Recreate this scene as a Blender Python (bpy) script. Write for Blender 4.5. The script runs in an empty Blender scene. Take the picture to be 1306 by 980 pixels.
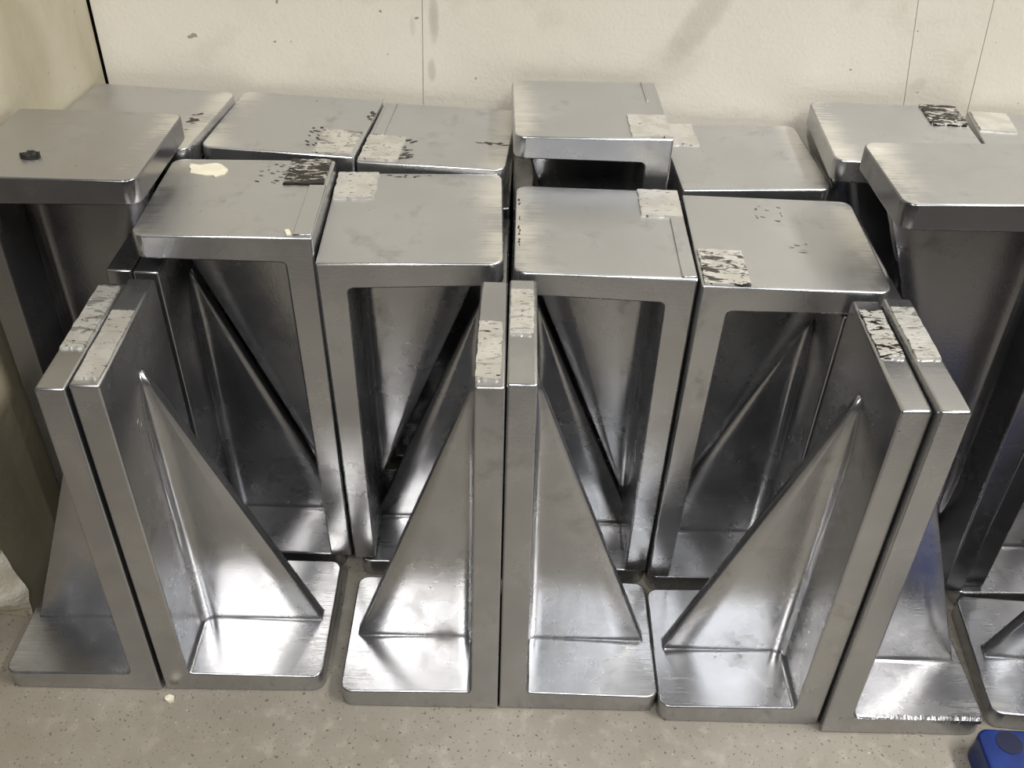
import bpy, bmesh, math, random
from mathutils import Vector, Matrix

S = bpy.context.scene
# ------------------------------------------------------------------ camera
F, PITCH, ROLL = 1267.545, 0.66774, 0.029211
CAM = Vector((0.00356, -0.50321, 0.75708))
cp, sp, cr, sr = math.cos(PITCH), math.sin(PITCH), math.cos(ROLL), math.sin(ROLL)
fwd = Vector((0, cp, -sp)); up0 = Vector((0, sp, cp)); rt0 = Vector((1, 0, 0))
rt = cr * rt0 + sr * up0; up = -sr * rt0 + cr * up0
cd = bpy.data.cameras.new('camera'); cam = bpy.data.objects.new('camera', cd)
S.collection.objects.link(cam)
M = Matrix((rt, up, -fwd)).transposed().to_4x4(); M.translation = CAM
cam.matrix_world = M
cd.sensor_width = 36.0; cd.lens = F / 1306 * 36.0; cd.clip_start = 0.02
S.camera = cam
# ------------------------------------------------------------------ world, lamps, exposure
w = bpy.data.worlds.new('world'); S.world = w; w.use_nodes = True
wb = w.node_tree.nodes['Background']; wb.inputs[0].default_value = (0.86, 0.93, 1.0, 1); wb.inputs[1].default_value = 0.055
def area(name, loc, target, sx, sy, power, col):
    l = bpy.data.lights.new(name, 'AREA'); l.shape = 'RECTANGLE'; l.size = sx; l.size_y = sy
    l.energy = power; l.color = col
    o = bpy.data.objects.new(name, l); S.collection.objects.link(o); o.location = loc
    o.rotation_euler = (Vector(target) - Vector(loc)).to_track_quat('-Z', 'Y').to_euler()
    return o
area('ceiling_tube_light', (-0.62, -1.78, 2.45), (-0.62, -1.77, 0), 0.14, 0.9, 38, (1.0, 0.975, 0.94))
area('ceiling_tube_light', (1.6, -0.45, 2.45), (1.6, -0.44, 0), 0.3, 1.4, 78, (1.0, 0.975, 0.94))
area('foot_fill_light', (0.80, -1.85, 2.45), (0.80, -1.84, 0), 0.6, 1.2, 24, (0.96, 0.98, 1.0))  # unseen lamp added for a broad highlight on the right-hand feet
S.view_settings.view_transform = 'Standard'; S.view_settings.look = 'None'
S.view_settings.gamma = 1.0; S.view_settings.exposure = 0.14; S.view_settings.use_curve_mapping = False

col = S.collection
# ------------------------------------------------------------------ material helpers
class NT:
    def __init__(self, name):
        self.m = bpy.data.materials.new(name); self.m.use_nodes = True
        self.t = self.m.node_tree; self.b = self.t.nodes['Principled BSDF']
    def n(self, typ, **kw):
        x = self.t.nodes.new(typ)
        for k, v in kw.items(): setattr(x, k, v)
        return x
    def put(self, sock, v):
        if hasattr(v, 'is_output') or isinstance(v, bpy.types.NodeSocket): self.t.links.new(v, sock)
        elif isinstance(v, (tuple, list)) and len(v) == 3 and sock.type == 'RGBA': sock.default_value = (*v, 1)
        else: sock.default_value = v
    def math(self, op, a, b=0.0, c=None, clamp=False):
        x = self.n('ShaderNodeMath', operation=op, use_clamp=clamp)
        self.put(x.inputs[0], a); self.put(x.inputs[1], b)
        if c is not None: self.put(x.inputs[2], c)
        return x.outputs[0]
    def vmath(self, op, a, b):
        x = self.n('ShaderNodeVectorMath', operation=op); self.put(x.inputs[0], a); self.put(x.inputs[1], b)
        return x.outputs[0]
    def noise(self, vec, scale, detail=3.0, rough=0.5, dist=0.0):
        x = self.n('ShaderNodeTexNoise'); self.put(x.inputs['Vector'], vec)
        x.inputs['Scale'].default_value = scale; x.inputs['Detail'].default_value = detail
        x.inputs['Roughness'].default_value = rough; x.inputs['Distortion'].default_value = dist
        return x.outputs['Fac']
    def ramp(self, v, lo, hi, a=0.0, b=1.0):
        x = self.n('ShaderNodeMapRange', interpolation_type='SMOOTHSTEP'); self.put(x.inputs[0], v)
        for i, q in enumerate((lo, hi, a, b)): self.put(x.inputs[1 + i], q)
        return x.outputs[0]
    def mix(self, f, a, b):
        x = self.n('ShaderNodeMix', data_type='RGBA'); self.put(x.inputs[0], f)
        self.put(x.inputs[6], a); self.put(x.inputs[7], b); return x.outputs[2]
    def scale(self, vec, s):
        return self.vmath('MULTIPLY', vec, s)
    def bump(self, h, strength, dist, normal=None):
        x = self.n('ShaderNodeBump'); self.put(x.inputs['Height'], h)
        x.inputs['Strength'].default_value = strength; x.inputs['Distance'].default_value = dist
        if normal is not None: self.put(x.inputs['Normal'], normal)
        return x.outputs[0]
    def attr(self, name):
        x = self.n('ShaderNodeAttribute', attribute_type='OBJECT', attribute_name=name); return x.outputs['Fac']
    def sep(self, v):
        x = self.n('ShaderNodeSeparateXYZ'); self.put(x.inputs[0], v); return x.outputs

# cast metal: object-space pattern shared by all parts of one bracket through its "seed"
def cast_metal():
    k = NT('cast_metal')
    tc = k.n('ShaderNodeTexCoord'); ob = tc.outputs['Object']
    seed = k.attr('seed')
    cmb = k.n('ShaderNodeCombineXYZ'); k.put(cmb.inputs[0], seed); k.put(cmb.inputs[1], k.math('MULTIPLY', seed, 1.7)); k.put(cmb.inputs[2], k.math('MULTIPLY', seed, 0.6))
    P = k.vmath('ADD', ob, cmb.outputs[0])
    on = k.n('ShaderNodeVectorMath', operation='ABSOLUTE'); k.put(on.inputs[0], tc.outputs['Normal'])
    nx, ny, nz = k.sep(on.outputs[0])
    X, Y, Z = k.sep(ob)
    cloud = k.noise(P, 14, 5, 0.6, 0.2)
    cloud2 = k.noise(P, 38, 5, 0.6, 0.4)
    wave = k.noise(P, 18, 1, 0.5, 0.0)
    fine = k.noise(P, 900, 2, 0.6)
    grit = k.noise(P, 420, 3, 0.65)
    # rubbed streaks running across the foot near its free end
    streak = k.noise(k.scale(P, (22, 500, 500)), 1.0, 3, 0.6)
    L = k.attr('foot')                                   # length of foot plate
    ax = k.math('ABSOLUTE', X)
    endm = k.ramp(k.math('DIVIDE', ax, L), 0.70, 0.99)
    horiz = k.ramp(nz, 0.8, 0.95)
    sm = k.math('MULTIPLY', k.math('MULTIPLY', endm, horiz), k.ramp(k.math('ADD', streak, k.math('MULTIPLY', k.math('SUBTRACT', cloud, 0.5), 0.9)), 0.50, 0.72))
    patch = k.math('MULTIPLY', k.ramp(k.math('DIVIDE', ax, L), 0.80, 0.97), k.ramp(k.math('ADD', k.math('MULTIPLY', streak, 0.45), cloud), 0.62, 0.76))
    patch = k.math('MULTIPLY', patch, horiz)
    # stains
    stain = k.ramp(cloud2, 0.50, 0.80)
    dark = k.math('MULTIPLY', stain, k.ramp(cloud, 0.45, 0.62))
    c = k.mix(k.ramp(cloud, 0.35, 0.65), (0.42, 0.42, 0.43), (0.51, 0.51, 0.515))
    c = k.mix(k.attr('painted_shade'), c, (0.13, 0.125, 0.13))      # shade painted into the metal colour, imitating dark reflections
    top = k.math('MULTIPLY', horiz, k.ramp(k.math('SUBTRACT', Z, k.attr('rise')), -0.003, -0.0015))     # ground outer face
    c = k.mix(k.math('MULTIPLY', top, 0.8), c, (0.60, 0.60, 0.60))
    c = k.mix(k.math('MULTIPLY', dark, 0.55), c, (0.22, 0.19, 0.16))
    spots = k.ramp(k.noise(P, 160, 2, 0.7), 0.74, 0.78)
    c = k.mix(k.math('MULTIPLY', spots, 0.7), c, (0.12, 0.11, 0.10))
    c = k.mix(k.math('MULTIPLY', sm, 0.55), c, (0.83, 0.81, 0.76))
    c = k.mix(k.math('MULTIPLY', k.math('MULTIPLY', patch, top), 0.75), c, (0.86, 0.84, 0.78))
    # scratches
    scr = k.math('MULTIPLY', k.ramp(k.noise(k.scale(P, (90, 900, 900)), 1.0, 2, 0.5), 0.70, 0.73), k.ramp(k.noise(P, 24, 3), 0.60, 0.66))
    c = k.mix(k.math('MULTIPLY', scr, 0.3), c, (0.9, 0.89, 0.86))
    k.put(k.b.inputs['Base Color'], c)
    k.b.inputs['Metallic'].default_value = 0.93
    front = k.ramp(ny, 0.8, 0.95)
    rgh = k.math('ADD', 0.255, k.math('MULTIPLY', k.math('SUBTRACT', cloud, 0.5), 0.35))
    rgh = k.math('ADD', rgh, k.math('MULTIPLY', sm, 0.14))
    rgh = k.math('ADD', rgh, k.math('MULTIPLY', dark, 0.2))
    rgh = k.math('ADD', rgh, k.math('MULTIPLY', top, 0.17))
    k.put(k.b.inputs['Roughness'], k.math('MAXIMUM', rgh, 0.15))
    b = k.bump(wave, 0.12, 0.003)
    grain = k.math('MULTIPLY', k.math('ADD', grit, k.math('MULTIPLY', fine, 0.6)), k.math('ADD', 0.25, k.math('MULTIPLY', front, 0.75)))
    b = k.bump(grain, 0.32, 0.0003, b)
    b = k.bump(streak, 0.15, 0.0003, b)
    k.put(k.b.inputs['Normal'], b)
    return k.m
METAL = cast_metal()

def pad_material():
    k = NT('pitted_pad')
    tc = k.n('ShaderNodeTexCoord'); ob = tc.outputs['Object']; seed = k.attr('seed'); dk = k.attr('dark')
    cmb = k.n('ShaderNodeCombineXYZ'); k.put(cmb.inputs[0], seed); k.put(cmb.inputs[1], seed); k.put(cmb.inputs[2], 0.0)
    P = k.vmath('ADD', ob, cmb.outputs[0])
    n1 = k.noise(k.scale(P, (150, 480, 150)), 1.0, 3, 0.6, 0.4)
    n2 = k.noise(k.scale(P, (60, 170, 60)), 1.0, 3, 0.6, 0.8)
    th = k.math('SUBTRACT', 0.65, k.math('MULTIPLY', dk, 0.22))
    pit = k.math('MAXIMUM', k.ramp(n1, k.math('ADD', th, 0.02), k.math('ADD', th, 0.06)), k.math('MULTIPLY', k.ramp(n2, k.math('SUBTRACT', th, 0.02), k.math('ADD', th, 0.03)), k.ramp(dk, 0.1, 0.5)))
    c = k.mix(pit, k.mix(k.ramp(k.noise(P, 50), 0.4, 0.6), (0.60, 0.58, 0.53), (0.70, 0.685, 0.64)), (0.035, 0.03, 0.026))
    k.put(k.b.inputs['Base Color'], c)
    k.b.inputs['Metallic'].default_value = 0.7
    k.put(k.b.inputs['Roughness'], k.math('SUBTRACT', 0.5, k.math('MULTIPLY', pit, 0.15)))
    k.put(k.b.inputs['Normal'], k.bump(k.math('SUBTRACT', k.noise(k.scale(P, (120, 600, 120)), 1.0), pit), 0.6, 0.0005))
    return k.m
PAD = pad_material()

def simple(name, c, rough=0.6, metal=0.0, bs=0, bd=0.0005, spec=0.5):
    k = NT(name); tc = k.n('ShaderNodeTexCoord')
    k.put(k.b.inputs['Base Color'], k.mix(k.ramp(k.noise(tc.outputs['Object'], 60), 0.35, 0.65), tuple(x * 0.9 for x in c), c))
    k.b.inputs['Roughness'].default_value = rough; k.b.inputs['Metallic'].default_value = metal
    k.b.inputs['Specular IOR Level'].default_value = spec
    if bs: k.put(k.b.inputs['Normal'], k.bump(k.noise(tc.outputs['Object'], bs, 4), 0.6, bd))
    return k.m
CREAM = simple('cream_paint_chip', (0.80, 0.75, 0.60), 0.6, 0, 300)
BLACK = simple('black_tar', (0.012, 0.011, 0.010), 0.55, 0, 500, 0.002)
DARK = simple('dark_gap', (0.03, 0.025, 0.02), 0.9)

def wall_mat():
    k = NT('cream_wall_paint'); geo = k.n('ShaderNodeNewGeometry'); P = geo.outputs['Position']
    X, Y, Z = k.sep(P)
    big = k.noise(P, 3.0, 4, 0.55); mid = k.noise(P, 16, 4, 0.6)
    c = k.mix(k.ramp(big, 0.35, 0.65), (0.70, 0.66, 0.56), (0.745, 0.705, 0.61))
    c = k.mix(k.math('MULTIPLY', k.ramp(mid, 0.56, 0.75), 0.18), c, (0.40, 0.34, 0.24))
    # rubbed grey smudges
    for (x, z, rx, rz, s, sl) in ((-0.080, 0.448, 0.005, 0.024, 0.42, 0.0), (-0.083, 0.398, 0.004, 0.012, 0.35, 0.0), (0.170, 0.455, 0.018, 0.045, 0.30, 0.55), (0.145, 0.41, 0.03, 0.03, 0.15, 0.5), (-0.10, 0.44, 0.003, 0.01, 0.2, 0), (0.50, 0.45, 0.015, 0.03, 0.25, 0.4), (0.385, 0.40, 0.008, 0.008, 0.18, 0.4)):
        dz = k.math('SUBTRACT', Z, z); dx = k.math('SUBTRACT', k.math('SUBTRACT', X, x), k.math('MULTIPLY', dz, sl))
        d = k.math('ADD', k.math('POWER', k.math('DIVIDE', dx, rx), 2.0), k.math('POWER', k.math('DIVIDE', dz, rz), 2.0))
        m = k.math('MULTIPLY', k.ramp(k.math('SUBTRACT', d, k.math('MULTIPLY', k.noise(P, 120, 3, 0.7), 0.9)), -0.4, 1.0, 1.0, 0.0), s)
        c = k.mix(m, c, (0.30, 0.26, 0.20))
    pits = k.ramp(k.noise(P, 110, 1, 0.5), 0.775, 0.80)
    c = k.mix(k.math('MULTIPLY', pits, 0.7), c, (0.18, 0.14, 0.09))
    k.put(k.b.inputs['Base Color'], c); k.b.inputs['Roughness'].default_value = 0.5
    b = k.bump(k.noise(P, 300, 2, 0.5), 0.35, 0.0008)
    b = k.bump(k.noise(P, 30, 3, 0.5), 0.3, 0.002, b)
    k.put(k.b.inputs['Normal'], b)
    return k.m
WALL = wall_mat()
def leftwall_mat():
    k = NT('left_wall_paint'); geo = k.n('ShaderNodeNewGeometry'); P = geo.outputs['Position']
    X, Y, Z = k.sep(P)
    n = k.noise(k.scale(P, (18, 18, 7)), 1.0, 5, 0.6, 0.5)
    c = k.mix(k.ramp(n, 0.35, 0.68), (0.46, 0.42, 0.32), (0.38, 0.34, 0.24))  # darker base tone than the back wall
    grime = k.math('MULTIPLY', k.ramp(k.math('ADD', Z, k.math('MULTIPLY', k.math('SUBTRACT', n, 0.5), 0.25)), 0.38, 0.10), 0.55)
    c = k.mix(grime, c, (0.30, 0.24, 0.14))
    pits = k.ramp(k.noise(P, 130, 2, 0.6), 0.72, 0.76)
    c = k.mix(k.math('MULTIPLY', pits, 0.5), c, (0.2, 0.15, 0.1))
    k.put(k.b.inputs['Base Color'], c); k.b.inputs['Roughness'].default_value = 0.5
    k.put(k.b.inputs['Normal'], k.bump(k.noise(P, 60, 4, 0.6), 0.5, 0.002))
    return k.m
LWALL = leftwall_mat()
def plaster_mat():
    k = NT('bare_plaster'); geo = k.n('ShaderNodeNewGeometry'); P = geo.outputs['Position']
    n = k.noise(P, 40, 5, 0.65)
    k.put(k.b.inputs['Base Color'], k.mix(k.ramp(n, 0.35, 0.65), (0.52, 0.47, 0.36), (0.72, 0.68, 0.58)))
    k.b.inputs['Roughness'].default_value = 0.45
    k.put(k.b.inputs['Normal'], k.bump(n, 0.7, 0.006))
    return k.m
PLASTER = plaster_mat()
def floor_mat():
    k = NT('speckled_concrete'); geo = k.n('ShaderNodeNewGeometry'); P = geo.outputs['Position']
    Xf, Yf, Zf = k.sep(P)
    big = k.noise(P, 7, 4, 0.6); mid = k.noise(P, 60, 4, 0.6)
    c = k.mix(k.ramp(big, 0.3, 0.7), (0.25, 0.225, 0.18), (0.31, 0.285, 0.24))
    c = k.mix(k.math('MULTIPLY', k.ramp(mid, 0.5, 0.75), 0.35), c, (0.52, 0.48, 0.40))
    c = k.mix(k.math('MULTIPLY', k.ramp(k.math('ADD', Xf, k.math('MULTIPLY', big, 0.25)), 0.10, -0.38), 0.5), c, (0.20, 0.165, 0.115))   # browner and darker towards the left
    c = k.mix(k.math('MULTIPLY', k.ramp(k.math('ADD', Yf, k.math('MULTIPLY', big, 0.06)), -0.30, -0.46), 0.68), c, (0.03, 0.03, 0.032))   # floor painted dark out of view, so the metal reflects darker
    for sc, lo, hi, colr, s in ((260, 0.685, 0.72, (0.10, 0.08, 0.055), 0.85), (420, 0.69, 0.73, (0.07, 0.05, 0.035), 0.85), (150, 0.76, 0.79, (0.24, 0.12, 0.08), 0.5), (330, 0.74, 0.78, (0.75, 0.72, 0.64), 0.5)):
        c = k.mix(k.math('MULTIPLY', k.ramp(k.noise(k.vmath('ADD', P, (sc, 3, 1)), sc, 1, 0.5), lo, hi), s), c, colr)
    k.put(k.b.inputs['Base Color'], c); k.put(k.b.inputs['Roughness'], k.ramp(mid, 0.3, 0.7, 0.48, 0.62))
    k.put(k.b.inputs['Normal'], k.bump(k.noise(P, 500, 3, 0.6), 0.3, 0.0005))
    return k.m
FLOOR = floor_mat()
def blue_mat():
    k = NT('blue_plastic'); tc = k.n('ShaderNodeTexCoord')
    k.put(k.b.inputs['Base Color'], k.mix(k.ramp(k.noise(tc.outputs['Object'], 40, 4), 0.4, 0.7), (0.004, 0.020, 0.13), (0.006, 0.030, 0.19)))
    k.b.inputs['Roughness'].default_value = 0.28
    k.put(k.b.inputs['Normal'], k.bump(k.noise(tc.outputs['Object'], 200, 3), 0.1, 0.0005))
    return k.m
BLUE = blue_mat(); NAVY = simple('navy_recess', (0.002, 0.006, 0.035), 0.5)

# ------------------------------------------------------------------ mesh helpers
def link_mesh(name, bm, mat, parent=None, smooth=True, weighted=False):
    bmesh.ops.recalc_face_normals(bm, faces=bm.faces[:]) if weighted != 'keep' else None
    me = bpy.data.meshes.new(name); bm.to_mesh(me); bm.free()
    if smooth:
        for p in me.polygons: p.use_smooth = not (weighted and max(abs(q) for q in p.normal) > 0.9986 and p.area > 2e-5)
    me.materials.append(mat)
    o = bpy.data.objects.new(name, me); col.objects.link(o)
    if parent is not None: o.parent = parent
    return o
def box_bm(x0, x1, y0, y1, z0, z1, bev=0.0, seg=2):
    bm = bmesh.new()
    bmesh.ops.create_cube(bm, size=1.0)
    for v in bm.verts:
        v.co = Vector(((x0 + x1) / 2 + v.co.x * (x1 - x0), (y0 + y1) / 2 + v.co.y * (y1 - y0), (z0 + z1) / 2 + v.co.z * (z1 - z0)))
    if bev: bmesh.ops.bevel(bm, geom=bm.edges[:], offset=bev, segments=seg, affect='EDGES', profile=0.5)
    return bm

# ------------------------------------------------------------------ setting
floor = link_mesh('floor', box_bm(-3, 3, -3.2, 0.62, -0.05, 0.0), FLOOR, None, False); floor['kind'] = 'structure'

YW, YAW_W = 0.4445, -0.006             # back wall, nearly parallel to the x axis
wb_root = bpy.data.objects.new('wall_back', None); col.objects.link(wb_root); wb_root['kind'] = 'structure'
wb_root.location = (-0.405, YW, 0); wb_root.rotation_euler = (0, 0, math.radians(-0.9))
def slanted_panel(x0, sl0, x1, sl1, zt=2.5, zref=0.43, g=0.00022, th=0.04):
    bm = bmesh.new()
    f = lambda x, sl, z: x + sl * (max(min(z, 0.9), 0.0) - zref) + 0.405
    pts = []
    for z in (0, 0.9, zt): pts.append((f(x0, sl0, z) + g, z))
    R = [(f(x1, sl1, z) - g, z) for z in (zt, 0.9, 0)]
    pts += R
    vs = [bm.verts.new((x, 0, z)) for x, z in pts]
    fc = bm.faces.new(vs)
    r = bmesh.ops.extrude_face_region(bm, geom=[fc])
    for v in r['geom']:
        if isinstance(v, bmesh.types.BMVert): v.co.y += th
    bmesh.ops.bevel(bm, geom=bm.edges[:], offset=0.0003, segments=1, affect='EDGES')
    return bm
seams = [(-0.4035, 0.0), (-0.091, 0.02), (0.3705, -0.13), (0.436, -0.075), (2.6, 0.0)]
for a, b in zip(seams[:-1], seams[1:]):
    link_mesh('wall_panel', slanted_panel(a[0], a[1], b[0], b[1]), WALL, wb_root, False)
link_mesh('panel_backing', box_bm(-0.02, 3.0, 0.041, 0.06, 0, 2.5), DARK, wb_root, False)

# left wall: a short slab whose plastered end faces the room
wl = bpy.data.objects.new('wall_left', None); col.objects.link(wl); wl['kind'] = 'structure'
wl.location = (-0.4055, YW - 0.001, 0); LY = math.atan2(0.0375, 0.3665)
wl.rotation_euler = (0, 0, -LY)
LEN = 0.362
link_mesh('wall_slab', box_bm(-0.14, 0.0, -LEN, 0.0, 0, 2.5, 0.001, 1), LWALL, wl, False)
# rough bulging plaster at the foot of the wall's end
bm = bmesh.new(); random.seed(4)
NX, NZ = 16, 28
from mathutils import noise as mn
grid = []
for j in range(NZ + 1):
    row = []
    v = j / NZ; z = 0.002 + 0.20 * v
    for i in range(NX + 1):
        u = i / NX
        n = mn.noise(Vector((u * 3, v * 5, 1.3))) * 0.006 + mn.noise(Vector((u * 9, v * 14, 5.3))) * 0.002
        bulge = 0.020 * math.sin(math.pi * min(1, v * 1.05) ** 0.55) + n
        edge = 0.006 * mn.noise(Vector((0, v * 8, 9))) + 0.004 * math.sin(v * 9)
        x = -0.135 + u * (0.139 + edge)
        rr = (1 - u); side = 1 - max(0, (u - 0.8) / 0.2) ** 2
        bt = 1 - max(0, (0.12 - v) / 0.12) ** 2; tp = 1 - max(0, (v - 0.85) / 0.15) ** 2
        row.append(bm.verts.new((x, -LEN + 0.002 - max(0.0, bulge * side * bt * tp), z)))
    grid.append(row)
for j in range(NZ):
    for i in range(NX): bm.faces.new((grid[j][i], grid[j][i + 1], grid[j + 1][i + 1], grid[j + 1][i]))
p = link_mesh('broken_plaster', bm, PLASTER, wl, True); p['label'] = 'pale lumpy bare plaster at the foot of the wall end'

# ------------------------------------------------------------------ angle brackets
FIT = {
 'U1':(-1,0,-0.2947,0.0088, 0.0070,0.0,0.3376,0.1330,0.1312,0,0),
 'U2':( 1,0,-0.2918,0.0100, 0.0180,0.0,0.3403,0.1382,0.1330,0,0),
 'U3':(-1,0,-0.0006,0.0000, 0.0065,0.0,0.3568,0.1360,0.1283,0,0),
 'U4':( 1,0, 0.0003,0.0011, 0.0050,0.0,0.3589,0.1365,0.1270,0,0),
 'U5':(-1,0, 0.2758,-0.0065,0.0030,0.0,0.3526,0.1385,0.1292,0,0),
 'U6':( 1,0, 0.2768,-0.0136,0.0080,0.0,0.3586,0.1365,0.1312,0,0),
 'U7':(-1,0, 0.5600,-0.0142,-0.0762,0.0,0.3500,0.1380,0.1289,0,0),
 'I0':( 1,1,-0.4169,0.1575,-0.0061,0.0216,0.3927,0.1380,0.1273,-0.0083,-0.0007),
 'I1':(-1,1,-0.1478,0.1516, 0.0200,0.0216,0.3549,0.1385,0.1307,0.0017,-0.0077),
 'I2':( 1,1,-0.1444,0.1481, 0.0300,0.0222,0.3385,0.1428,0.1443,0.0253,-0.0117),
 'I3':(-1,1, 0.1383,0.1420, 0.0024,0.0220,0.3362,0.1401,0.1382,0.0151,0.0116),
 'I4':( 1,1, 0.1393,0.1354,-0.0035,0.0222,0.3364,0.1442,0.1393,0.0226,0.0126),
 'I5':(-1,1, 0.4405,0.1289, 0.0300,0.0216,0.4094,0.1610,0.1060,-0.0117,-0.0072),
 'I6':( 1,1, 0.4420,0.1357,-0.0181,0.0216,0.3500,0.1380,0.1312,0,0),
 'T1':( 1,1,-0.4180,0.2944,-0.1026,0.0216,0.3603,0.1379,0.1304,-0.0032,-0.0009),
 'T2':(-1,1,-0.1408,0.2932,-0.0832,0.0216,0.3528,0.1380,0.1276,-0.0038,0.0029),
 'T3':( 1,1,-0.1392,0.2937,-0.0700,0.0216,0.3490,0.1310,0.1311,-0.003,0.0033),
 'T4':(-1,1, 0.1349,0.2928, 0.0357,0.0216,0.3776,0.1366,0.1288,-0.0049,0.0025),
 'T5':( 1,1, 0.1475,0.2841, 0.0583,0.0216,0.3368,0.1333,0.1341,0.0045,-0.0008),
 'T6':(-1,1, 0.4147,0.2837,-0.0376,0.0216,0.3657,0.1385,0.1295,-0.0006,-0.0031),
 'T7':( 1,1, 0.4217,0.2959,-0.1140,0.0216,0.3572,0.1380,0.1277,-0.0056,-0.0002),
}
SW = 0.132
FIT.update({
 'S1':(-1,0,-0.2960,0.1545,0.000,0.0,0.3400,0.1330,SW,0,0),
 'S2':( 1,0,-0.2945,0.1530,0.008,0.0,0.3400,0.1380,SW,0,0),
 'S3':(-1,0,-0.0015,0.1470,0.006,0.0,0.3270,0.1370,SW,0,0),
 'S4':( 1,0, 0.0003,0.1440,0.002,0.0,0.3270,0.1370,SW,0,0),
 'S5':(-1,0, 0.2785,0.1370,0.000,0.0,0.3280,0.1380,SW,0,0),
 'S6':( 1,0, 0.2800,0.1330,0.004,0.0,0.3450,0.1380,SW,0,0),
 'S7':(-1,0, 0.5850,0.1280,0.000,0.0,0.3500,0.1500,SW,0,0),
 'R1':(-1,0,-0.2780,0.2980,-0.080,0.0,0.3300,0.1340,0.127,0,0),
 'R2':( 1,0,-0.2760,0.2970,-0.080,0.0,0.3300,0.1330,0.124,0,0),
 'R3':(-1,0,-0.0035,0.2960,-0.020,0.0,0.3280,0.1330,0.128,0,0),
 'R4':( 1,0, 0.0000,0.2960, 0.020,0.0,0.3280,0.1330,0.128,0,0),
 'R5':(-1,0, 0.2780,0.2900, 0.000,0.0,0.3100,0.1330,0.128,0,0),
 'R6':( 1,0, 0.2795,0.2900,-0.010,0.0,0.3300,0.1330,0.128,0,0),
 'R7':(-1,0, 0.5600,0.2980,-0.030,0.0,0.3300,0.1340,0.120,0,0),
})
TR, TE = 0.0232, 0.0205

def l_body(H, L, W):
    bm = bmesh.new()
    prof = [(0, 0), (L, 0), (L, TE), (TR, TR), (TE, H), (0, H)]
    a = [bm.verts.new((x, 0, z)) for x, z in prof]; b = [bm.verts.new((x, W, z)) for x, z in prof]
    bm.faces.new(a); bm.faces.new(list(reversed(b)))
    for i in range(6):
        j = (i + 1) % 6; bm.faces.new((a[j], a[i], b[i], b[j]))
    bmesh.ops.recalc_face_normals(bm, faces=bm.faces[:])
    def pick(fn): return [e for e in bm.edges if all(fn(v.co) for v in e.verts)]
    e1 = [e for e in pick(lambda c: abs(c.x - L) < 1e-5) if abs(e.verts[0].co.z - e.verts[1].co.z) > 0.01]
    bmesh.ops.bevel(bm, geom=e1, offset=0.010, segments=5, affect='EDGES', profile=0.5)
    e2 = [e for e in pick(lambda c: abs(c.x - TR) < 1e-5 and abs(c.z - TR) < 1e-5)]
    bmesh.ops.bevel(bm, geom=e2, offset=0.0035, segments=3, affect='EDGES', profile=0.5)
    e4 = [e for e in pick(lambda c: abs(c.z - H) < 1e-5 and abs(c.x - TE) < 1e-5)]
    bmesh.ops.bevel(bm, geom=e4, offset=0.0025, segments=3, affect='EDGES', profile=0.5)
    bm.normal_update()
    e3 = [e for e in bm.edges if len(e.link_faces) == 2 and e.calc_face_angle(0) > math.radians(50)]
    bmesh.ops.bevel(bm, geom=e3, offset=0.0017, segments=2, affect='EDGES', profile=0.5)
    return bm
def gusset_bm(H, L, W):
    bm = bmesh.new()
    yc = 0.507 * W; h = 0.0052; Lg = L - 0.0095; Hg = 0.885 * H
    x0, z0 = TR - 0.0012, TE - 0.0005
    us = [0, .02, .045, .075, .11, .16, .24, .38, .55, .75, 1.0]
    nz = 30
    def thick(x, z, root):
        r1, r2 = 0.0105 * min(1.0, 0.25 + max(0.0, Hg - z) / 0.07), 0.0014
        t = h * (0.9 + 0.25 * (1 - z / Hg)) * min(1.0, 0.3 + max(0.0, Hg - z) / 0.03)
        dx = x - (root + 0.0003); dz = z - (TE + 0.0012)
        if dx < r1: q = r1 - max(dx, 0); t += r1 - math.sqrt(max(r1 * r1 - q * q, 0))
        if dz < r2: q = r2 - max(dz, 0); t += r2 - math.sqrt(max(r2 * r2 - q * q, 0))
        return t
    rows = []
    for j in range(nz + 1):
        v = (j / nz); v = v ** 1.35
        z = z0 + (Hg - z0) * v
        root = TR - (TR - TE) * z / H
        xs = Lg + (x0 - Lg) * v
        fr, bk = [], []
        for u in us:
            x = root - 0.001 + max(0.0, xs - root + 0.001) * u
            t = thick(x, z, root)
            fr.append(bm.verts.new((x, yc - t, z))); bk.append(bm.verts.new((x, yc + t, z)))
        t = thick(max(xs, root), z, root)
        cap = [bm.verts.new((max(xs, root) + 0.0012 * (1 - v), yc + s * max(t - 0.0014, 0.0004), z + 0.0012 * (1 - v))) for s in (-1, 1)]
        rows.append(fr + cap + bk[::-1])
    for j in range(nz):
        A, B = rows[j], rows[j + 1]
        for i in range(len(A) - 1):
            bm.faces.new((A[i], A[i + 1], B[i + 1], B[i]))
    bm.faces.new(rows[0][::-1]); bm.faces.new(rows[-1])
    bmesh.ops.remove_doubles(bm, verts=bm.verts[:], dist=1e-6)
    return bm

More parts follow.
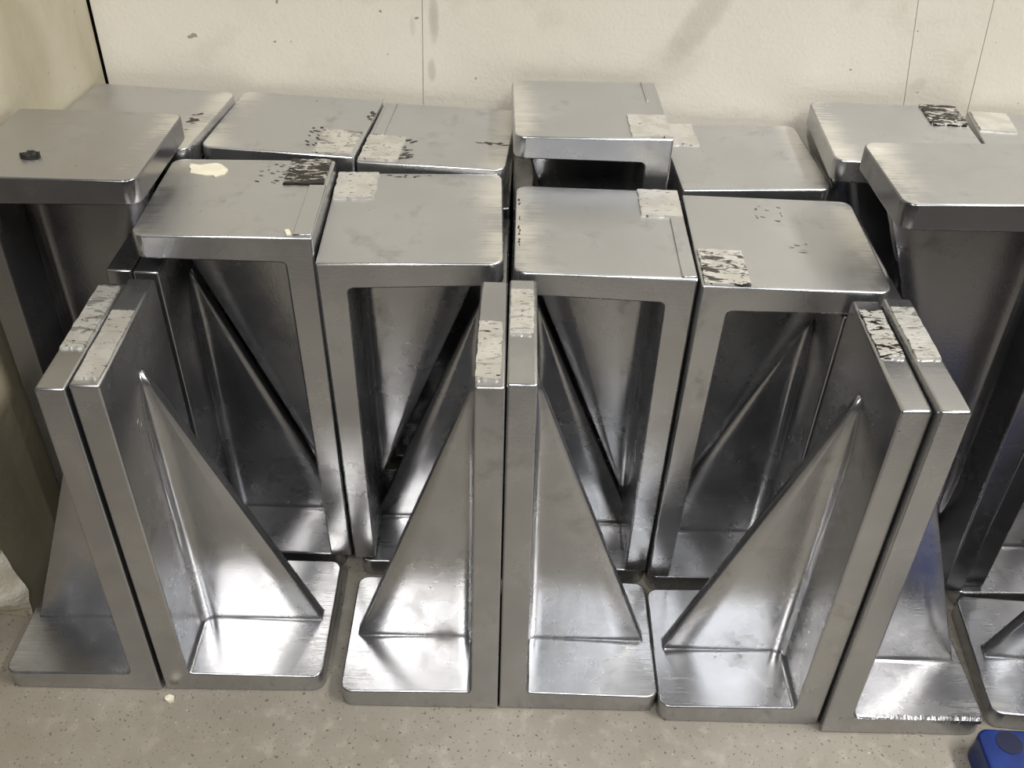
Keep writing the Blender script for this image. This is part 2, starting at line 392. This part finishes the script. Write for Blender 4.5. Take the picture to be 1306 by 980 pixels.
def pad_bm(x0, x1, y0, y1, z, th, rnd, jag=0.0006):
    pts = []
    def side(ax, ay, bx, by, n):
        for i in range(n):
            f = i / n; j = (lambda: rnd.uniform(-jag, jag)) if i else (lambda: 0)
            pts.append((ax + (bx - ax) * f + j(), ay + (by - ay) * f + j()))
    side(x0, y0, x1, y0, 9); side(x1, y0, x1, y1, 11); side(x1, y1, x0, y1, 9); side(x0, y1, x0, y0, 11)
    bm = bmesh.new(); vs = [bm.verts.new((x, y, z)) for x, y in pts]; f = bm.faces.new(vs)
    r = bmesh.ops.extrude_face_region(bm, geom=[f]); vt = [g for g in r['geom'] if isinstance(g, bmesh.types.BMVert)]
    cx, cy = (x0 + x1) / 2, (y0 + y1) / 2
    for v in vt:
        v.co.z += th; v.co.x += (cx - v.co.x) * 0.02; v.co.y += (cy - v.co.y) * 0.02
    return bm

def place(bm, s, inv, H):
    for v in bm.verts:
        v.co.x *= s
        if inv: v.co.z = H - v.co.z
    if (s < 0) != bool(inv): bmesh.ops.reverse_faces(bm, faces=bm.faces[:])
    bmesh.ops.recalc_face_normals(bm, faces=bm.faces[:])

def bracket(key, label, group, pads=(), strips=(), flash=False):
    s, inv, x, y, yaw, z, H, L, W, rx, ry = FIT[key]
    root = bpy.data.objects.new('angle_bracket', None); col.objects.link(root)
    root.location = (x, y, z); root.rotation_euler = (rx, ry, yaw); root.empty_display_size = 0.05
    root['label'] = label; root['category'] = 'bracket'; root['group'] = group
    rnd = random.Random(key); seed = rnd.uniform(0, 9); ROOTS[key] = root
    def fin(name, bm, mat, wt=True, place_it=True):
        if place_it: place(bm, s, inv, H)
        o = link_mesh(name, bm, mat, root, True, wt); o['seed'] = seed; o['foot'] = L; o['rise'] = H if inv else 9.0; o['painted_shade'] = {'I0': 0.62, 'I5': 0.72, 'I6': 0.72, 'S6': 0.2, 'S1': 0.4, 'S2': 0.35}.get(key, 0.0)  # last property: share of shade mixed into the metal colour
        return o
    for nm, sign in (('foot_plate', 1), ('upright_plate', -1)):
        bm = l_body(H, L, W)
        bmesh.ops.bisect_plane(bm, geom=bm.verts[:] + bm.edges[:] + bm.faces[:], plane_co=(0, 0, 0), plane_no=(-sign, 0, sign), clear_outer=True)
        place(bm, s, inv, H)
        o = fin(nm, bm, METAL, True, False)
        if nm == 'foot_plate': foot = o
        else: upr = o
    fin('gusset_rib', gusset_bm(H, L, W), METAL, False)
    for (x0, x1, y0, y1, dark) in pads:
        # on an inverted bracket the pad sits on the foot's outer face, on an upright one on the plate's top end
        bm = pad_bm(x0, x1, y0, y1, 0, 0.0018, rnd)
        zz = H
        for v in bm.verts: v.co.x *= s; v.co.z += zz - 0.0001
        o = fin('corner_pad', bm, PAD, False, False)
        for p_ in o.data.polygons: p_.use_smooth = False
        o['dark'] = dark
        o['label'] = 'blackened pitted pad' if dark > 0.55 else 'pale pitted pad'
    for (x0, x1, y0, y1) in strips:
        bm = box_bm(min(s * x0, s * x1), max(s * x0, s * x1), y0, y1, H - 0.0006, H + 0.0013, 0.0005, 1)
        o = fin('edge_strip', bm, METAL, True, False)
    if flash:
        bm = bmesh.new(); n = 90; pr = None
        for i in range(n + 1):
            xx = 0.012 + (L - 0.016) * i / n; hh = 0.0014 + 0.0016 * rnd.random(); yy = 0.0022 + 0.002 * rnd.random()
            ring = [bm.verts.new((xx, q, r)) for q, r in ((-0.0006 - .0006 * rnd.random(), TE - 0.002), (-0.0003, TE + hh * 0.6), (yy, TE + hh), (yy + 0.0025, TE - 0.0005))]
            if pr:
                for a in range(3): bm.faces.new((pr[a], pr[a + 1], ring[a + 1], ring[a]))
            pr = ring
        place(bm, s, inv, H)
        for v in bm.verts: pass
        o = link_mesh('casting_flash', bm, METAL, root, False, False); o['seed'] = seed; o['foot'] = L; o['rise'] = H if inv else 9.0; o['painted_shade'] = {'I0': 0.62, 'I5': 0.72, 'I6': 0.72, 'S6': 0.2, 'S1': 0.4, 'S2': 0.35}.get(key, 0.0); o['label'] = 'rough bright burr along the front edge'
    return root

ROOTS = {}
G1, G2, G3, G4, G5 = 'upright brackets in the front row', 'inverted brackets resting in the second row', 'upright brackets of the second row', 'inverted brackets along the back wall', 'upright brackets hidden in the back row'
ti = TE - 0.0015
bracket('U1', 'upright grey metal angle bracket at far left front, foot pointing to the left wall', G1, [(0.002, ti, 0.044, 0.126, 0.3)])
bracket('U2', 'upright metal angle bracket at left front, foot pointing right, bright glare on its foot', G1, [(0.002, ti, 0.006, 0.088, 0.22)])
bracket('U3', 'front metal angle bracket left of the centre seam, foot pointing left with blown-out glare', G1, [(0.003, ti + 0.001, 0.007, 0.074, 0.24)])
bracket('U4', 'front metal angle bracket right of the centre seam, foot pointing right, dull smudged rib', G1, [(0.001, ti - 0.001, 0.055, 0.112, 0.26)])
bracket('U5', 'front metal angle bracket leaning inward at right, foot pointing left towards the centre', G1, [(0.002, ti, 0.056, 0.115, 0.5)])
bracket('U6', 'front metal bracket at right with rough burr along its foot edge and blue-tinted rib', G1, [(0.001, ti - 0.001, 0.055, 0.118, 0.28)], flash=True)
bracket('U7', 'front angle bracket cut by the right frame edge, foot behind the blue plastic lid', G1)
bracket('I0', 'tall inverted angle bracket at left wall, black crumb on its raised flat top', G2)
bracket('I1', 'inverted angle bracket left of centre with cream paint flake on its flat top', G2, [(0.003, 0.037, 0.084, 0.130, 0.85)], [(0.001, 0.015, 0.002, 0.083)])
bracket('I2', 'second-row inverted bracket left of centre with pale square pad at its back left corner', G2, [(0.001, 0.036, 0.098, 0.143, 0.24)])
bracket('I3', 'second-row inverted bracket right of centre with pale square pad at back right corner', G2, [(0.001, 0.036, 0.092, 0.137, 0.17)], [(0.001, 0.0125, 0.001, 0.091)])
bracket('I4', 'second-row inverted bracket at right with black-blotched pad at its front left corner', G2, [(0.002, 0.037, 0.001, 0.050, 0.42)])
bracket('I5', 'tall inverted angle bracket at far right, its top overlapping the ones behind', G2)
bracket('I6', 'mostly hidden inverted bracket whose rounded plate end shows behind the far right one', G2)
bracket('S1', 'second-row upright bracket behind the far left front one, its plate top under the flake bracket', G3)
bracket('S2', 'second-row upright bracket whose dark plate and rib show under the paint-flake bracket', G3)
bracket('S3', 'second-row upright bracket behind the front bracket left of the centre seam', G3)
bracket('S4', 'second-row upright bracket behind the front bracket right of the centre seam', G3)
bracket('S5', 'second-row upright bracket whose rib and plate show under the blotched-pad bracket', G3)
bracket('S6', 'second-row upright bracket standing behind the front bracket with the rough burr', G3)
bracket('S7', 'second-row upright bracket at the right frame edge, only its foot in view', G3)
bracket('T1', 'inverted bracket in the back left corner against both walls, flat top only in view', G4)
bracket('T2', 'back-row inverted bracket second from the wall corner, pitted pad at its front right corner', G4, [(0.003, 0.037, 0.001, 0.050, 0.30)])
bracket('T3', 'back-row inverted bracket left of the raised one, pitted pad at its front left corner', G4, [(0.001, 0.036, 0.003, 0.052, 0.22)], [(0.004, 0.014, 0.054, 0.127)])
bracket('T4', 'raised back-row inverted bracket standing above its neighbours at centre, against the wall', G4, [(0.001, 0.036, 0.001, 0.048, 0.13)], [(0.012, 0.014, 0.08, 0.126)])
bracket('T5', 'back-row inverted bracket right of the raised centre one, pale pad at its back left corner', G4, [(0.003, 0.031, 0.088, 0.133, 0.05)])
bracket('T6', 'back-row inverted bracket at right with black-striped pad at its back corner', G4, [(0.001, 0.035, 0.082, 0.128, 0.80)])
bracket('T7', 'back-row inverted bracket in the far right corner of the picture, cut by the frame', G4, [(0.002, 0.036, 0.082, 0.126, 0.0)])
for kk, what in (('R1', 'the inverted one in the wall corner'), ('R2', 'the second inverted one from the wall corner'), ('R3', 'the inverted one left of the raised one'),
                 ('R4', 'the raised central inverted one'), ('R5', 'the inverted one right of the raised one'), ('R6', 'the inverted one with the striped pad'), ('R7', 'the inverted one at the far right')):
    bracket(kk, 'hidden back-row upright bracket beneath ' + what, G5)

# ------------------------------------------------------------------ small things on the brackets
def chip(name, pts, z, th, mat, label, cat, rough=0.0):
    bm = bmesh.new(); cx = sum(p[0] for p in pts) / len(pts); cy = sum(p[1] for p in pts) / len(pts)
    vs = [bm.verts.new((x - cx, y - cy, 0)) for x, y in pts]; f = bm.faces.new(vs)
    r = bmesh.ops.extrude_face_region(bm, geom=[f])
    for v in r['geom']:
        if isinstance(v, bmesh.types.BMVert): v.co.z += th
    if rough:
        bmesh.ops.triangulate(bm, faces=bm.faces[:]); bmesh.ops.subdivide_edges(bm, edges=bm.edges[:], cuts=2, use_grid_fill=True)
        for v in bm.verts:
            if v.co.z > th * 0.5: v.co.z += rough * (0.3 + mn.noise(v.co * 300))
    o = link_mesh(name, bm, mat, None, False); o.location = (cx, cy, z)
    o['label'] = label; o['category'] = cat
    return o
def on_top(key, lx, ly, dz=0.0):
    s, inv, x, y, yaw, z, H, L, W, rx, ry = FIT[key]
    from mathutils import Euler
    return Matrix.Translation((x, y, z)) @ Euler((rx, ry, yaw)).to_matrix().to_4x4() @ Vector((lx, ly, H + dz))
def chip_on(key, name, pts, th, mat, label, cat, rough=0.0):
    cx = sum(p[0] for p in pts) / len(pts); cy = sum(p[1] for p in pts) / len(pts)
    o = chip(name, pts, 0, th, mat, label, cat, rough)
    o.location = on_top(key, cx, cy, 0.0001); s, inv, x, y, yaw, z, H, L, W, rx, ry = FIT[key]; o.rotation_euler = (rx, ry, yaw)
    return o
def ejector_mark(key, ly, lz):
    # thin raised ring left by the casting die on the inner face of the plate
    s, inv, x, y, yaw, z, H, L, W, rx, ry = FIT[key]
    zu = H - lz if inv else lz; px = TR - (TR - TE) * zu / H
    bm = bmesh.new(); R0, r0 = 0.0042, 0.0004; rings = []
    for i in range(24):
        a = i / 24 * math.tau
        rings.append([bm.verts.new((s * (px + r0 * math.cos(b)), ly + (R0 + r0 * math.sin(b)) * math.cos(a), lz + (R0 + r0 * math.sin(b)) * math.sin(a))) for b in (0, math.tau / 4, math.tau / 2, math.tau * 3 / 4)])
    for i in range(24):
        A, B = rings[i], rings[(i + 1) % 24]
        for j in range(4): bm.faces.new((A[j], A[(j + 1) % 4], B[(j + 1) % 4], B[j]))
    o = link_mesh('ejector_mark', bm, METAL, ROOTS[key], True); o['seed'] = 1.0; o['foot'] = L; o['rise'] = 9.0
    o['label'] = 'small oval casting mark'
for a_ in (('U2', 0.0418, 0.2718), ('U5', 0.0406, 0.0429), ('I5', 0.0477, 0.0685)): ejector_mark(*a_)
def smear(key, x0, x1, y0, y1, n, ln, wd, ang, seed, label):
    # many small soot marks on the outer face of one bracket, joined into one part
    rnd = random.Random(seed); s, inv, x, y, yaw, z, H, L, W, rx, ry = FIT[key]
    bm = bmesh.new()
    for _ in range(n):
        cx, cy = rnd.uniform(x0, x1), rnd.uniform(y0, y1); a = ang + rnd.uniform(-0.25, 0.25); l = ln * rnd.uniform(0.4, 1.3); w_ = wd * rnd.uniform(0.4, 1.3)
        pts = []
        for i in range(9):
            t = i / 9 * math.tau; px, py = l * math.cos(t) * rnd.uniform(0.7, 1.2), w_ * math.sin(t) * rnd.uniform(0.6, 1.3)
            pts.append(bm.verts.new((s * (cx + px * math.cos(a) - py * math.sin(a)), cy + px * math.sin(a) + py * math.cos(a), H + 0.00015 + rnd.random() * 0.0001)))
        bm.faces.new(pts)
    bmesh.ops.recalc_face_normals(bm, faces=bm.faces[:])
    for f in bm.faces:
        if f.normal.z < 0: f.normal_flip()
    me = bpy.data.meshes.new('soot_mark'); bm.to_mesh(me); bm.free(); me.materials.append(SOOT)
    o = bpy.data.objects.new('soot_mark', me); col.objects.link(o); o.parent = ROOTS[key]; o['kind'] = 'stuff'; o['label'] = label
SOOT = simple('soot', (0.05, 0.042, 0.036), 0.5, 0.3)
smear('T1', 0.117, 0.124, 0.040, 0.078, 16, 0.0035, 0.0012, 0.3, 1, 'black scribbled marks')
smear('T2', 0.034, 0.050, 0.010, 0.055, 16, 0.0035, 0.0012, 0.5, 2, 'black marks beside the pad')
smear('T2', 0.001, 0.006, 0.078, 0.098, 8, 0.0025, 0.0015, 0.3, 3, 'black marks near the edge')
smear('T3', 0.030, 0.045, 0.010, 0.052, 22, 0.004, 0.0015, 0.4, 4, 'black marks beside the pad')
smear('T3', 0.102, 0.130, 0.049, 0.054, 14, 0.004, 0.0008, -0.1, 5, 'black streak across the end')
smear('I1', 0.034, 0.060, 0.086, 0.124, 26, 0.0022, 0.0007, 0.2, 6, 'small black specks')
smear('I2', 0.045, 0.085, 0.136, 0.141, 9, 0.003, 0.0006, 0.0, 7, 'thin black marks by the back edge')
smear('I4', 0.058, 0.082, 0.098, 0.125, 14, 0.0018, 0.0005, -0.4, 8, 'small dark scuffs')
smear('I4', 0.077, 0.100, 0.050, 0.066, 6, 0.003, 0.0004, -0.1, 9, 'small dark scuffs')
smear('I3', 0.1355, 0.1375, 0.030, 0.115, 16, 0.0008, 0.0020, 0.0, 10, 'rusty specks along the edge')
chip_on('I1', 'paint_flake', [(-0.121, 0.119), (-0.112, 0.117), (-0.107, 0.119), (-0.099, 0.121), (-0.094, 0.118), (-0.087, 0.109), (-0.088, 0.101), (-0.092, 0.099), (-0.095, 0.0965), (-0.098, 0.099), (-0.104, 0.0985), (-0.112, 0.101), (-0.117, 0.1025), (-0.118, 0.109), (-0.1205, 0.113)], 0.0009, CREAM, 'torn flake of cream paint lying on the flat top of the bracket', 'paint flake')
chip_on('I1', 'paint_crumb', [(-0.022, 0.009), (-0.019, 0.010), (-0.017, 0.006), (-0.016, 0.003), (-0.019, 0.001), (-0.0205, 0.005)], 0.0012, CREAM, 'tiny cream paint crumb at the front right of the same bracket top', 'paint flake')
rr = random.Random(8)
chip_on('I0', 'black_crumb', [(0.0475 + 0.0085 * math.cos(a) * rr.uniform(0.85, 1.15), 0.034 + 0.0048 * math.sin(a) * rr.uniform(0.75, 1.2)) for a in [i * math.tau / 18 for i in range(18)]], 0.0015, BLACK, 'black crumbly lump lying on the far left bracket top', 'debris', 0.003)
chip('floor_crumb', [(-0.2895, 0.0015), (-0.286, 0.003), (-0.282, 0.002), (-0.2815, -0.002), (-0.285, -0.004), (-0.289, -0.002)], 0.0, 0.003, CREAM, 'small white crumb on the floor at the seam of the two left front brackets', 'debris', 0.001)

# ------------------------------------------------------------------ blue plastic lid at lower right
bl = bpy.data.objects.new('blue_plastic_lid', None); col.objects.link(bl); bl.location = (0.397, -0.024, 0)
bl.rotation_euler = (0, 0, math.radians(-1.5))
bl['label'] = 'glossy blue plastic lid with a dark round recess, on the floor at lower right'; bl['category'] = 'plastic lid'
bm = bmesh.new(); bmesh.ops.create_cube(bm, size=1.0)
for v in bm.verts: v.co = Vector(((v.co.x + 0.5) * 0.24, (v.co.y - 0.5) * 0.135, (v.co.z + 0.5) * 0.030))
ev = [e for e in bm.edges if abs(e.verts[0].co.z - e.verts[1].co.z) > 0.02]
bmesh.ops.bevel(bm, geom=ev, offset=0.010, segments=6, affect='EDGES', profile=0.5)
et = [e for e in bm.edges if all(v.co.z > 0.029 for v in e.verts)]
bmesh.ops.bevel(bm, geom=et, offset=0.003, segments=3, affect='EDGES', profile=0.5)
link_mesh('lid_shell', bm, BLUE, bl, True, True)
bm = bmesh.new(); bmesh.ops.create_cone(bm, segments=32, radius1=0.0105, radius2=0.0105, depth=0.0006, cap_ends=True)
for v in bm.verts: v.co += Vector((0.0235, -0.013, 0.0302))
link_mesh('round_recess', bm, NAVY, bl, False)
